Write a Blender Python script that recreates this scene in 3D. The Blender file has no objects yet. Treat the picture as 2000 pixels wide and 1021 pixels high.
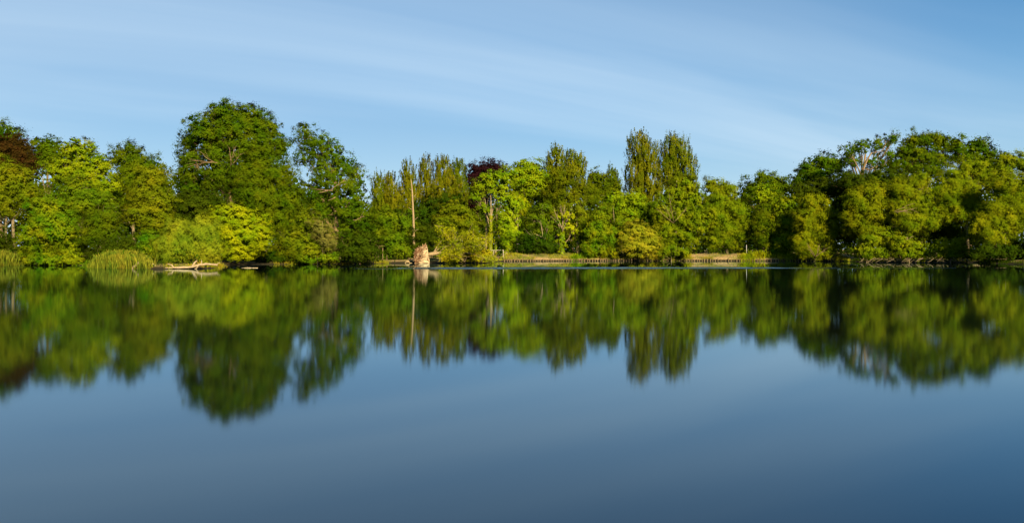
import bpy, math, random
import numpy as np
from math import radians, sin, cos, pi

rng = np.random.default_rng(11)
random.seed(11)
S = bpy.context.scene
COL = S.collection

# ------------------------------------------------------------------ camera
F, HY, CX, CZ = 1732.0, 488.0, 1000.0, 1.7      # focal length in photo px, horizon row, centre column, eye height
cam = bpy.data.cameras.new('camera'); camo = bpy.data.objects.new('camera', cam); COL.objects.link(camo)
camo.location = (0, 0, CZ); camo.rotation_euler = (radians(90), 0, 0)
cam.sensor_width = 36; cam.lens = 36 * F / 2000
cam.shift_y = -(510.5 - HY) / 2000
cam.clip_end = 6000; cam.clip_start = 0.1
S.camera = camo

# ------------------------------------------------------------------ sun, sky, exposure
SUN_EL, SUN_AZ = 25.0, -24.0                      # azimuth: degrees to the left of straight behind the camera (negative: to the right)
sdir = np.array([-sin(radians(SUN_AZ)) * cos(radians(SUN_EL)), -cos(radians(SUN_AZ)) * cos(radians(SUN_EL)), sin(radians(SUN_EL))])
sl = bpy.data.lights.new('sun', 'SUN'); sl.energy = 5.0; sl.angle = radians(0.5); sl.color = (1.0, 0.83, 0.48)
so = bpy.data.objects.new('sun', sl); COL.objects.link(so)
from mathutils import Vector
so.rotation_euler = Vector(tuple(sdir)).to_track_quat('Z', 'Y').to_euler()

W = bpy.data.worlds.new('World'); S.world = W; W.use_nodes = True
nt = W.node_tree; nt.nodes.clear()
def N(t, **k):
    n = nt.nodes.new(t)
    for a, b in k.items(): setattr(n, a, b)
    return n
def Lk(a, b): nt.links.new(a, b)
sky = N('ShaderNodeTexSky', sky_type='NISHITA', sun_disc=False)
sky.sun_elevation = radians(SUN_EL); sky.sun_rotation = radians(180 + SUN_AZ)
sky.air_density = 0.85; sky.dust_density = 0.6; sky.ozone_density = 3.4
tc = N('ShaderNodeTexCoord')
sep = N('ShaderNodeSeparateXYZ'); Lk(tc.outputs['Generated'], sep.inputs[0])
def M(op, a, b=None, c=None):
    n = N('ShaderNodeMath', operation=op)
    for i, v in enumerate((a, b, c)):
        if v is None: continue
        if isinstance(v, (int, float)): n.inputs[i].default_value = v
        else: Lk(v, n.inputs[i])
    return n.outputs[0]
zz = M('ADD', M('MAXIMUM', sep.outputs['Z'], 0.0), 0.10)
pu = M('DIVIDE', sep.outputs['X'], zz); pv = M('DIVIDE', sep.outputs['Y'], zz)
cmb = N('ShaderNodeCombineXYZ'); Lk(pu, cmb.inputs[0]); Lk(pv, cmb.inputs[1])
def cloud(rot, sx, sy, loc, scale, detail, rough, lo, hi, dist=0.6):
    mp = N('ShaderNodeMapping'); mp.inputs['Rotation'].default_value = (0, 0, radians(rot))
    Lk(cmb.outputs[0], mp.inputs['Vector'])
    m2 = N('ShaderNodeMapping'); m2.inputs['Scale'].default_value = (sx, sy, 1); m2.inputs['Location'].default_value = loc
    Lk(mp.outputs[0], m2.inputs['Vector'])
    no = N('ShaderNodeTexNoise'); no.inputs['Scale'].default_value = scale; no.inputs['Detail'].default_value = detail
    no.inputs['Roughness'].default_value = rough; no.inputs['Distortion'].default_value = dist
    Lk(m2.outputs[0], no.inputs['Vector'])
    mr = N('ShaderNodeMapRange', interpolation_type='SMOOTHSTEP')
    mr.inputs['From Min'].default_value = lo; mr.inputs['From Max'].default_value = hi
    Lk(no.outputs['Fac'], mr.inputs['Value']); return mr.outputs[0]
veil = cloud(-58, 0.09, 0.24, (4.8, 4.6, 0), 1.0, 2, 0.4, 0.33, 0.57)
wisp = cloud(-28, 0.13, 0.55, (3.4, 5.6, 0), 1.0, 5, 0.48, 0.40, 0.76, 0.9)
mixv = N('ShaderNodeMix', data_type='RGBA'); Lk(M('MULTIPLY', veil, 0.55), mixv.inputs['Factor'])
mixc = N('ShaderNodeMix', data_type='RGBA', blend_type='LIGHTEN'); Lk(M('MULTIPLY', wisp, 0.5), mixc.inputs['Factor'])
hs = N('ShaderNodeHueSaturation'); hs.inputs['Saturation'].default_value = 1.55; hs.inputs['Hue'].default_value = 0.495
Lk(sky.outputs[0], hs.inputs['Color'])
Lk(hs.outputs[0], mixv.inputs[6]); mixv.inputs[7].default_value = (2.7, 3.9, 5.5, 1)
Lk(mixv.outputs[2], mixc.inputs[6]); mixc.inputs[7].default_value = (6.0, 7.4, 8.6, 1)
# summer haze: its optical path, and so its whiteness, grows towards the horizon all the way round
hz = M('SUBTRACT', 1.0, M('POWER', 2.71828, M('DIVIDE', -0.034, M('MAXIMUM', sep.outputs['Z'], 0.02))))
mixh = N('ShaderNodeMix', data_type='RGBA'); Lk(hz, mixh.inputs['Factor']); Lk(mixc.outputs[2], mixh.inputs[6]); mixh.inputs[7].default_value = (6.6, 8.3, 9.4, 1)
bg = N('ShaderNodeBackground'); bg.inputs['Strength'].default_value = 0.050; Lk(mixh.outputs[2], bg.inputs['Color'])
wo = N('ShaderNodeOutputWorld'); Lk(bg.outputs[0], wo.inputs[0])

S.view_settings.view_transform = 'Standard'; S.view_settings.look = 'None'
S.view_settings.exposure = 1.2; S.view_settings.gamma = 1.0; S.view_settings.use_curve_mapping = False
S.render.engine = 'CYCLES'
S.cycles.max_bounces = 5; S.cycles.diffuse_bounces = 0; S.cycles.glossy_bounces = 2; S.cycles.transmission_bounces = 2
S.cycles.use_denoising = True; S.cycles.filter_width = 1.35
S.cycles.caustics_reflective = False; S.cycles.caustics_refractive = False

# ------------------------------------------------------------------ materials
MATS = {}
def newmat(name):
    m = bpy.data.materials.new(name); m.use_nodes = True; m.node_tree.nodes.clear(); MATS[name] = m
    return m, m.node_tree
def foliage(name, c, var=0.35, yellow=0.25, trans=0.06):
    """Leaf material: colour varies leaf by leaf, branch by branch and tree by tree."""
    m, t = newmat(name); nd = t.nodes; ln = t.links.new
    g = nd.new('ShaderNodeNewGeometry'); oi = nd.new('ShaderNodeObjectInfo'); tcn = nd.new('ShaderNodeTexCoord')
    rp = nd.new('ShaderNodeValToRGB'); e = rp.color_ramp.elements
    dk = tuple(x * (1 - var) for x in c) + (1,)
    br = (c[0] * (1 + var * 1.1), c[1] * (1 + var * 0.8), c[2] * (1 + var * 0.5), 1)
    e[0].color = dk; e[0].position = 0.0; e[1].color = br; e[1].position = 1.0
    mid = rp.color_ramp.elements.new(0.5); mid.color = tuple(c) + (1,)
    ln(g.outputs['Random Per Island'], rp.inputs[0])
    no = nd.new('ShaderNodeTexNoise'); no.inputs['Scale'].default_value = 0.55; no.inputs['Detail'].default_value = 3
    ln(tcn.outputs['Object'], no.inputs['Vector'])
    hs = nd.new('ShaderNodeHueSaturation'); ln(rp.outputs[0], hs.inputs['Color'])
    mr = nd.new('ShaderNodeMapRange'); mr.inputs['From Min'].default_value = 0.3; mr.inputs['From Max'].default_value = 0.7
    mr.inputs['To Min'].default_value = 0.5 + 0.035 * (yellow / 0.25); mr.inputs['To Max'].default_value = 0.5 - 0.035 * (yellow / 0.25)
    ln(no.outputs['Fac'], mr.inputs['Value']); 
    ad = nd.new('ShaderNodeMath'); ad.operation = 'ADD'
    m2 = nd.new('ShaderNodeMapRange'); m2.inputs['To Min'].default_value = -0.02; m2.inputs['To Max'].default_value = 0.02
    ln(oi.outputs['Random'], m2.inputs['Value']); ln(mr.outputs[0], ad.inputs[0]); ln(m2.outputs[0], ad.inputs[1])
    ln(ad.outputs[0], hs.inputs['Hue'])
    m3 = nd.new('ShaderNodeMapRange'); m3.inputs['From Min'].default_value = 0.3; m3.inputs['From Max'].default_value = 0.7
    m3.inputs['To Min'].default_value = 0.75; m3.inputs['To Max'].default_value = 1.25
    ln(no.outputs['Fac'], m3.inputs['Value']); ln(m3.outputs[0], hs.inputs['Value'])
    p = nd.new('ShaderNodeBsdfDiffuse'); ln(hs.outputs[0], p.inputs['Color'])
    tr = nd.new('ShaderNodeBsdfTranslucent'); ln(hs.outputs[0], tr.inputs['Color'])
    mx = nd.new('ShaderNodeMixShader'); mx.inputs[0].default_value = trans
    ln(p.outputs[0], mx.inputs[1]); ln(tr.outputs[0], mx.inputs[2])
    o = nd.new('ShaderNodeOutputMaterial'); ln(mx.outputs[0], o.inputs[0])
    return m
foliage('oak', (0.047, 0.082, 0.0020))
foliage('sycamore', (0.106, 0.164, 0.0030), 0.3)
foliage('willow', (0.099, 0.140, 0.0030), 0.3)
foliage('pale_willow', (0.167, 0.196, 0.0080), 0.25)
foliage('hawthorn', (0.179, 0.205, 0.0030), 0.35)
foliage('poplar', (0.083, 0.098, 0.0030), 0.4)
foliage('copper', (0.016, 0.005, 0.0070), 0.4, 0.1, 0.12)
foliage('bronze', (0.032, 0.022, 0.0040), 0.4, 0.3, 0.15)
foliage('ash', (0.054, 0.085, 0.0020))
foliage('olive', (0.081, 0.117, 0.0030))
foliage('ivy', (0.173, 0.229, 0.0040), 0.3)
foliage('holly', (0.026, 0.048, 0.0020), 0.35, 0.15)  # dark holly green; in the hollows this leaf colour also paints shade
foliage('mixed', (0.087, 0.136, 0.0030), 0.4, 0.4)
foliage('fallen', (0.226, 0.229, 0.0060), 0.35)
foliage('reed', (0.125, 0.140, 0.012), 0.4, 0.4)
foliage('grass', (0.193, 0.186, 0.0126), 0.4, 0.35)
foliage('twig_leaf', (0.128, 0.111, 0.0238), 0.3)

def barkmat(name, c1, c2, scale=6.0, bump=0.6, stretch=4.0):
    m, t = newmat(name); nd = t.nodes; ln = t.links.new
    tcn = nd.new('ShaderNodeTexCoord'); mp = nd.new('ShaderNodeMapping'); mp.inputs['Scale'].default_value = (stretch, stretch, 1)
    ln(tcn.outputs['Object'], mp.inputs[0])
    no = nd.new('ShaderNodeTexNoise'); no.inputs['Scale'].default_value = scale; no.inputs['Detail'].default_value = 6
    ln(mp.outputs[0], no.inputs['Vector'])
    rp = nd.new('ShaderNodeValToRGB'); rp.color_ramp.elements[0].color = c1 + (1,); rp.color_ramp.elements[1].color = c2 + (1,)
    rp.color_ramp.elements[0].position = 0.35; rp.color_ramp.elements[1].position = 0.65
    ln(no.outputs['Fac'], rp.inputs[0])
    p = nd.new('ShaderNodeBsdfPrincipled'); p.inputs['Roughness'].default_value = 0.85; p.inputs['Specular IOR Level'].default_value = 0.2
    ln(rp.outputs[0], p.inputs['Base Color'])
    b = nd.new('ShaderNodeBump'); b.inputs['Strength'].default_value = bump; b.inputs['Distance'].default_value = 0.05
    ln(no.outputs['Fac'], b.inputs['Height']); ln(b.outputs[0], p.inputs['Normal'])
    o = nd.new('ShaderNodeOutputMaterial'); ln(p.outputs[0], o.inputs[0]); return m
barkmat('bark', (0.10, 0.075, 0.040), (0.22, 0.17, 0.09))
barkmat('pale_bark', (0.15, 0.115, 0.06), (0.32, 0.25, 0.14))
barkmat('dead_wood', (0.15, 0.10, 0.05), (0.34, 0.25, 0.135))
barkmat('oak_bark', (0.12, 0.08, 0.04), (0.25, 0.17, 0.085))
barkmat('drift', (0.20, 0.135, 0.075), (0.42, 0.33, 0.20))
barkmat('stake_wood', (0.07, 0.045, 0.022), (0.22, 0.15, 0.075), 3.0)
barkmat('grey_timber', (0.16, 0.14, 0.10), (0.34, 0.30, 0.22), 3.0)
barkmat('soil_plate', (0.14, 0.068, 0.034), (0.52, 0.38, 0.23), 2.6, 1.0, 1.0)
barkmat('root', (0.20, 0.11, 0.055), (0.36, 0.23, 0.12))
barkmat('white_paint', (0.30, 0.29, 0.25), (0.45, 0.44, 0.40), 2.0, 0.1)

# upturned soil: brown to pale tan by noise, paler towards one side, browner towards the top
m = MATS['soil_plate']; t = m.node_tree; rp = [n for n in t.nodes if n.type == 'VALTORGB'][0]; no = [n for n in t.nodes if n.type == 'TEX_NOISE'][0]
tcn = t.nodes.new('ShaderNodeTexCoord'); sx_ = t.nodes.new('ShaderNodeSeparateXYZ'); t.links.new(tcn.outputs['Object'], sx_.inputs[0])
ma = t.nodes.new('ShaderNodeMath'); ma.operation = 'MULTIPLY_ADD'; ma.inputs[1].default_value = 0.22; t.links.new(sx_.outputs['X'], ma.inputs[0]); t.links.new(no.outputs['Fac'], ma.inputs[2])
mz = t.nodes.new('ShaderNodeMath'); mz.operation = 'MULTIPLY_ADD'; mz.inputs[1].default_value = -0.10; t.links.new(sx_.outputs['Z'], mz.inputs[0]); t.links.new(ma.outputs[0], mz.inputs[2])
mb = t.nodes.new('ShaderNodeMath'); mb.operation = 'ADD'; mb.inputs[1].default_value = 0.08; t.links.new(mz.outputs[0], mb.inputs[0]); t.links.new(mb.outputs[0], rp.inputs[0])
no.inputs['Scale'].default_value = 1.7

# ------------------------------------------------------------------ geometry helpers
def px2w(px, py, Y):
    return np.array([(px - CX) / F * Y, Y, CZ - (py - HY) / F * Y])
def obj(name, me, mat, parent=None, loc=None):
    o = bpy.data.objects.new(name, me)
    if mat and not me.materials: me.materials.append(MATS[mat])
    COL.objects.link(o)
    if parent: o.parent = parent
    if loc is not None: o.location = loc
    return o
def thing(name, label, cat, loc, group=None):
    e = bpy.data.objects.new(name, None); e.empty_display_size = 0.3; COL.objects.link(e); e.location = tuple(loc)
    e['label'] = label; e['category'] = cat
    if group: e['group'] = group
    return e
def tag(o, label, cat, group=None):
    o['label'] = label; o['category'] = cat
    if group: o['group'] = group
    return o
def quads_mesh(name, V):
    """V: (n,k,3) loose polygons of k corners -> one mesh, fast"""
    n, k = V.shape[:2]; me = bpy.data.meshes.new(name)
    me.vertices.add(k * n); me.vertices.foreach_set('co', np.ascontiguousarray(V, dtype=np.float32).ravel())
    me.loops.add(k * n); me.loops.foreach_set('vertex_index', np.arange(k * n, dtype=np.int32))
    me.polygons.add(n); me.polygons.foreach_set('loop_start', np.arange(0, k * n, k, dtype=np.int32))
    me.update(calc_edges=True); return me
def unit(v): return v / np.maximum(np.linalg.norm(v, axis=-1, keepdims=True), 1e-9)
def leaves(P, Nn, D, Ln, Wd):
    """one three-cornered leaf at each P with normal Nn, pointing D"""
    D = unit(D - Nn * np.sum(D * Nn, -1, keepdims=True)); Sd = np.cross(Nn, D)
    Ln = np.asarray(Ln)[:, None]; Wd = np.asarray(Wd)[:, None]
    a = P - D * Ln * 0.42 + Sd * Wd * 0.5; b = P + D * Ln * 0.58 - Nn * Ln * .1; c = P - D * Ln * 0.42 - Sd * Wd * 0.5
    return np.stack([a, b, c], 1).astype(np.float32)
class Tubes:
    def __init__(s): s.v = []; s.f = []
    def tube(s, pts, rad, k=6, cap=True):
        pts = np.asarray(pts, float); n = len(pts); base = len(s.v)
        tg = np.gradient(pts, axis=0); tg = unit(tg)
        ref = np.array([0.3, 1.0, 0.1]) if abs(tg[0][1]) < 0.8 else np.array([1.0, 0.1, 0.2])
        for i in range(n):
            u = unit(np.cross(tg[i], ref)); w = np.cross(tg[i], u)
            for j in range(k):
                a = 2 * pi * j / k
                s.v.append(tuple(pts[i] + (u * cos(a) + w * sin(a)) * rad[i]))
        for i in range(n - 1):
            for j in range(k):
                j2 = (j + 1) % k
                s.f.append((base + i * k + j, base + i * k + j2, base + (i + 1) * k + j2, base + (i + 1) * k + j))
        if cap:
            s.f.append(tuple(base + (n - 1) * k + j for j in range(k)))
            s.f.append(tuple(base + k - 1 - j for j in range(k)))
    def mesh(s, name, smooth=True):
        me = bpy.data.meshes.new(name); me.from_pydata(s.v, [], s.f); me.update()
        if smooth: me.polygons.foreach_set('use_smooth', np.ones(len(me.polygons), dtype=bool))
        return me
def curve(A, B, bend=(0, 0, 0), n=6, wob=0.0):
    A = np.asarray(A, float); B = np.asarray(B, float); C = (A + B) / 2 + np.asarray(bend, float)
    t = np.linspace(0, 1, n)[:, None]
    P = (1 - t) ** 2 * A + 2 * t * (1 - t) * C + t ** 2 * B
    if wob: 
        w = rng.normal(0, wob, P.shape); w[0] = 0; P = P + w
    return P

# ------------------------------------------------------------------ lake outline, ground, water
shore_px = [(-420, 520), (-150, 518.5), (0, 518.8), (60, 518), (168, 518.6), (182, 523.4), (240, 524.5), (300, 525.3), (400, 525), (425, 523.5),
            (440, 517.5), (520, 516.3), (640, 515.4), (735, 515.2), (765, 514), (860, 513.6), (955, 512.9), (985, 510.2), (1100, 509.7), (1300, 509.5),
            (1500, 509.6), (1640, 509.8), (1662, 511), (1700, 511.8), (1800, 512.2), (1900, 512.8), (1960, 515.5), (2150, 519), (2500, 522)]
LAKE = [((a - CX) / F * (CZ * F / (b - HY)), CZ * F / (b - HY)) for a, b in shore_px]
LAKE = LAKE + [(140, 60), (150, 5), (60, -1.2), (-60, -1.2), (-150, 5), (-140, 60)]
LP = np.array(LAKE)
def sdist(x, y):
    """signed distance to the lake outline, negative over water"""
    P = np.stack([np.ravel(x), np.ravel(y)], -1).astype(float); d = np.full(len(P), 1e9); ins = np.zeros(len(P), bool)
    for i in range(len(LP)):
        a = LP[i]; b = LP[(i + 1) % len(LP)]; e = b - a; w = P - a
        t = np.clip((w @ e) / (e @ e), 0, 1); d = np.minimum(d, np.linalg.norm(w - t[:, None] * e, axis=1))
        cnd = ((a[1] <= P[:, 1]) != (b[1] <= P[:, 1]))
        with np.errstate(divide='ignore', invalid='ignore'):
            xi = a[0] + (P[:, 1] - a[1]) / (b[1] - a[1] if b[1] != a[1] else 1e-9) * e[0]
        ins ^= cnd & (P[:, 0] < xi)
    return np.where(ins, -d, d).reshape(np.shape(x))
def gz(x, y):
    x = np.asarray(x, float); y = np.asarray(y, float); d = sdist(x, y)
    low = np.interp(d, [-6, -1.5, 0, 0.5, 2, 7, 30, 400], [-1.6, -0.8, -0.04, 0.10, 0.32, 0.65, 1.0, 2.0])
    bank = np.interp(d, [-6, -1.5, 0, 0.12, 0.35, 2.6, 4.0, 30, 400], [-1.6, -0.9, -0.25, 0.25, 0.36, 0.98, 1.04, 1.1, 2.0])
    u = np.where(y > 20, x / np.maximum(y, 1) * F + CX, 0)
    k = np.clip((u - 975) / 20, 0, 1) * np.clip((1655 - u) / 20, 0, 1)
    z = low * (1 - k) + bank * k
    bump = 0.05 * np.sin(x * 1.3 + 0.7 * y) + 0.05 * np.sin(0.61 * x - 1.7 * y) + 0.03 * np.sin(2.9 * x + 1.1 * y)
    return z + np.where(d > 0.5, bump * np.clip(d - 0.5, 0, 1), 0)
def gz1(x, y): return float(gz(np.array([x]), np.array([y]))[0])
def grid_axis(lo, d0, d1, hi, step):
    a = np.arange(d0, d1 + 1e-6, step); g = []; s = step; v = d1
    while v < hi: s *= 1.35; v += s; g.append(min(v, hi))
    h = []; s = step; v = d0
    while v > lo: s *= 1.35; v -= s; h.append(max(v, lo))
    return np.array(h[::-1] + list(a) + g)
gx = grid_axis(-2600, -66, 66, 2600, 0.75); gy = grid_axis(-900, 72, 146, 4200, 0.5)
GX, GY = np.meshgrid(gx, gy); GZ = gz(GX, GY)
me = bpy.data.meshes.new('ground'); nx, ny = len(gx), len(gy)
vv = np.stack([GX, GY, GZ], -1).reshape(-1, 3)
ii = (np.arange(ny - 1)[:, None] * nx + np.arange(nx - 1)[None]).ravel()
ff = np.stack([ii, ii + 1, ii + nx + 1, ii + nx], -1)
me.vertices.add(len(vv)); me.vertices.foreach_set('co', vv.astype(np.float32).ravel())
me.loops.add(4 * len(ff)); me.loops.foreach_set('vertex_index', ff.astype(np.int32).ravel())
me.polygons.add(len(ff)); me.polygons.foreach_set('loop_start', np.arange(0, 4 * len(ff), 4, dtype=np.int32))
me.update(calc_edges=True); me.polygons.foreach_set('use_smooth', np.ones(len(ff), dtype=bool))
m, t = newmat('ground'); nd = t.nodes; ln = t.links.new
tcn = nd.new('ShaderNodeTexCoord'); n1 = nd.new('ShaderNodeTexNoise'); n1.inputs['Scale'].default_value = 0.35; n1.inputs['Detail'].default_value = 6
n2 = nd.new('ShaderNodeTexNoise'); n2.inputs['Scale'].default_value = 5.0; n2.inputs['Detail'].default_value = 5
ln(tcn.outputs['Object'], n1.inputs['Vector']); ln(tcn.outputs['Object'], n2.inputs['Vector'])
rp = nd.new('ShaderNodeValToRGB'); e = rp.color_ramp.elements
e[0].color = (0.075, 0.085, 0.018, 1); e[0].position = 0.36; e[1].color = (0.30, 0.21, 0.10, 1); e[1].position = 0.60
e2 = rp.color_ramp.elements.new(0.48); e2.color = (0.17, 0.15, 0.045, 1)
ln(n1.outputs['Fac'], rp.inputs[0])
mx = nd.new('ShaderNodeMix'); mx.data_type = 'RGBA'; mx.blend_type = 'MULTIPLY'; mx.inputs['Factor'].default_value = 0.6
rp2 = nd.new('ShaderNodeValToRGB'); rp2.color_ramp.elements[0].color = (0.45, 0.45, 0.45, 1); rp2.color_ramp.elements[1].color = (1.25, 1.2, 1.1, 1)
rp2.color_ramp.elements[0].position = 0.35; rp2.color_ramp.elements[1].position = 0.65
ln(n2.outputs['Fac'], rp2.inputs[0]); ln(rp.outputs[0], mx.inputs[6]); ln(rp2.outputs[0], mx.inputs[7])
p = nd.new('ShaderNodeBsdfPrincipled'); p.inputs['Roughness'].default_value = 0.95; p.inputs['Specular IOR Level'].default_value = 0.1
gp = nd.new('ShaderNodeNewGeometry'); sz_ = nd.new('ShaderNodeSeparateXYZ'); ln(gp.outputs['Position'], sz_.inputs[0])
wet = nd.new('ShaderNodeMapRange'); wet.inputs['From Min'].default_value = 0.12; wet.inputs['From Max'].default_value = 0.32; ln(sz_.outputs['Z'], wet.inputs['Value'])
mw = nd.new('ShaderNodeMix'); mw.data_type = 'RGBA'; ln(wet.outputs[0], mw.inputs['Factor']); mw.inputs[6].default_value = (0.028, 0.022, 0.012, 1); ln(mx.outputs[2], mw.inputs[7])
ln(mw.outputs[2], p.inputs['Base Color']); b = nd.new('ShaderNodeBump'); b.inputs['Strength'].default_value = 0.8; b.inputs['Distance'].default_value = 0.08
ln(n2.outputs['Fac'], b.inputs['Height']); ln(b.outputs[0], p.inputs['Normal'])
o = nd.new('ShaderNodeOutputMaterial'); ln(p.outputs[0], o.inputs[0])
g = obj('ground', me, 'ground'); g['kind'] = 'structure'; g['label'] = 'grassy earth banks and woodland floor around the lake'

# water: calm mirror in the lee of the far bank, time-smoothed ripples nearer, one ruffled streak
m, t = newmat('water'); nd = t.nodes; ln = t.links.new
ge = nd.new('ShaderNodeNewGeometry'); sp = nd.new('ShaderNodeSeparateXYZ'); ln(ge.outputs['Position'], sp.inputs[0])
def mrange(v, a, b, c, d):
    r = nd.new('ShaderNodeMapRange'); r.interpolation_type = 'SMOOTHSTEP'
    for k, x in zip(('From Min', 'From Max', 'To Min', 'To Max'), (a, b, c, d)): r.inputs[k].default_value = x
    ln(v, r.inputs['Value']); return r.outputs[0]
def mth(op, a, b):
    r = nd.new('ShaderNodeMath'); r.operation = op
    for i, v in enumerate((a, b)):
        if isinstance(v, (int, float)): r.inputs[i].default_value = v
        else: ln(v, r.inputs[i])
    return r.outputs[0]
mp = nd.new('ShaderNodeMapping'); mp.inputs['Scale'].default_value = (0.012, 0.16, 1); ln(ge.outputs['Position'], mp.inputs[0])
ns = nd.new('ShaderNodeTexNoise'); ns.inputs['Scale'].default_value = 1.0; ns.inputs['Detail'].default_value = 4; ln(mp.outputs[0], ns.inputs['Vector'])
wob = mth('MULTIPLY', mth('SUBTRACT', ns.outputs['Fac'], 0.5), 5.0)
yy = mth('ADD', sp.outputs['Y'], wob)
base = mrange(yy, 74.5, 79.0, 0.055, 0.02)
fleck = mth('MULTIPLY', mrange(ns.outputs['Fac'], 0.56, 0.70, 0, 0.04), mrange(yy, 45, 70, 0, 1))
rough = mth('ADD', base, fleck)
df = nd.new('ShaderNodeBsdfDiffuse'); df.inputs['Color'].default_value = (0.004, 0.006, 0.005, 1)
gl = nd.new('ShaderNodeBsdfGlossy'); gl.distribution = 'BECKMANN'; gl.inputs['Color'].default_value = (0.76, 0.91, 1.0, 1); ln(rough, gl.inputs['Roughness'])
fr = nd.new('ShaderNodeFresnel'); fr.inputs['IOR'].default_value = 1.62
p = nd.new('ShaderNodeMixShader'); ln(fr.outputs[0], p.inputs[0]); ln(df.outputs[0], p.inputs[1]); ln(gl.outputs[0], p.inputs[2])
o = nd.new('ShaderNodeOutputMaterial'); ln(p.outputs[0], o.inputs[0])
me = bpy.data.meshes.new('lake_water'); me.from_pydata([(-170, -6, 0), (170, -6, 0), (170, 175, 0), (-170, 175, 0)], [], [(0, 1, 2, 3)]); me.update()
w = obj('lake_water', me, 'water'); w['kind'] = 'structure'; w['label'] = 'still blue lake mirroring trees and sky'
# a wind-ruffled lane: short real wavelets that mirror the higher sky
rx = np.arange(-15, 42, .5); ry = np.arange(76.0, 91.5, .05); RX, RY = np.meshgrid(rx, ry)
env = np.clip((RX + 15) / 9, 0, 1) * np.clip((42 - RX) / 34, 0, 1) ** .8; cy = 83.2 + .7 * np.sin(RX * .07) + .012 * RX; hw = 5.6 * np.sqrt(env) + .05
env = env * np.clip(1.4 * (1 - np.abs(RY - cy) / hw), 0, 1)
RZ = env * .0095 * (np.sin(RY * 19.5 + 1.2 * np.sin(RX * .9)) + .6 * np.sin(RY * 27.3 + 2.1 * np.sin(RX * .63 + 1)) + .5 * np.sin(RY * 11.7 + RX * .8)) + .004 - .07 * (env <= 0.002)
me = bpy.data.meshes.new('ruffled_water'); nx, ny = len(rx), len(ry); vv = np.stack([RX, RY, RZ], -1).reshape(-1, 3)
ii = (np.arange(ny - 1)[:, None] * nx + np.arange(nx - 1)[None]).ravel(); ff = np.stack([ii, ii + 1, ii + nx + 1, ii + nx], -1)
me.from_pydata(vv.tolist(), [], ff.tolist()); me.update(); me.polygons.foreach_set('use_smooth', np.ones(len(ff), dtype=bool))
w = obj('ruffled_water', me, 'water'); w['kind'] = 'structure'; w['label'] = 'pale wind ruffled lane across the calm lake'

# ------------------------------------------------------------------ tree builder
# kind: leaf material, clump radius px, leaves per clump, leaf length px, width px, cover, shell inner, clump stretch (xy,z), stray, up-bias of leaf direction, bark
K = {
 'oak':      dict(m='oak', rc=9.0, nl=26, L=3.3, W=2.5, cov=3.3, inn=.62, st=(1.05, .78), stray=.16, up=0.1, bark='oak_bark'),
 'airy_oak': dict(m='oak', rc=7.5, nl=26, L=3.3, W=2.4, cov=2.3, inn=.45, st=(1.05, .85), stray=.30, up=0.1, bark='oak_bark'),
 'sycamore': dict(m='sycamore', rc=9.0, nl=26, L=3.6, W=3.0, cov=3.0, inn=.60, st=(1.1, .7), stray=.14, up=-.1, bark='pale_bark'),
 'ash':      dict(m='ash', rc=9.0, nl=26, L=4.0, W=1.7, cov=3.4, inn=.55, st=(.95, 1.0), stray=.16, up=.2, bark='bark'),
 'willow':   dict(m='willow', rc=9.0, nl=26, L=4.0, W=1.4, cov=3.6, inn=.58, st=(1.05, .9), stray=.20, up=.6, bark='bark'),
 'pale_willow': dict(m='pale_willow', rc=9.0, nl=28, L=4.0, W=1.2, cov=4.2, inn=.65, st=(.8, 1.25), stray=.10, up=.8, bark='bark'),
 'hawthorn': dict(m='hawthorn', rc=6.0, nl=20, L=2.9, W=2.0, cov=3.6, inn=.66, st=(1.2, .75), stray=.12, up=0., bark='bark'),
 'poplar':   dict(m='poplar', rc=5.5, nl=45, L=3.0, W=2.0, cov=3.2, inn=.40, st=(.95, 1.25), stray=.24, up=.9, bark='pale_bark'),
 'copper':   dict(m='copper', rc=7.0, nl=24, L=3.0, W=2.2, cov=3.4, inn=.55, st=(1., .9), stray=.20, up=.3, bark='bark'),
 'bronze':   dict(m='bronze', rc=7.0, nl=24, L=3.0, W=2.2, cov=3.4, inn=.6, st=(1., .85), stray=.14, up=.1, bark='bark'),
 'olive':    dict(m='olive', rc=7.5, nl=24, L=3.2, W=2.0, cov=3.4, inn=.58, st=(1.1, .8), stray=.14, up=.1, bark='bark'),
 'mixed':    dict(m='mixed', rc=7.0, nl=24, L=3.2, W=2.3, cov=3.6, inn=.62, st=(1., .9), stray=.12, up=0., bark='bark'),
 'holly':    dict(m='holly', rc=7.5, nl=24, L=3.1, W=2.2, cov=3.6, inn=.6, st=(1., .9), stray=.10, up=0., bark='bark'),
 'ivy':      dict(m='ivy', rc=6.0, nl=45, L=2.9, W=2.4, cov=2.8, inn=.45, st=(1., .9), stray=.14, up=0., bark='bark'),
 'yellow':   dict(m='hawthorn', rc=7.0, nl=45, L=3.0, W=2.0, cov=3.0, inn=.5, st=(1., 1.), stray=.18, up=.2, bark='pale_bark'),
 'sparse':   dict(m='twig_leaf', rc=7.0, nl=14, L=2.6, W=1.6, cov=1.4, inn=.4, st=(1.1, .8), stray=.2, up=.3, bark='pale_bark'),
}
NLEAF = [0]; DENS = 1.2; LS = 0.78
TREES = []
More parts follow.
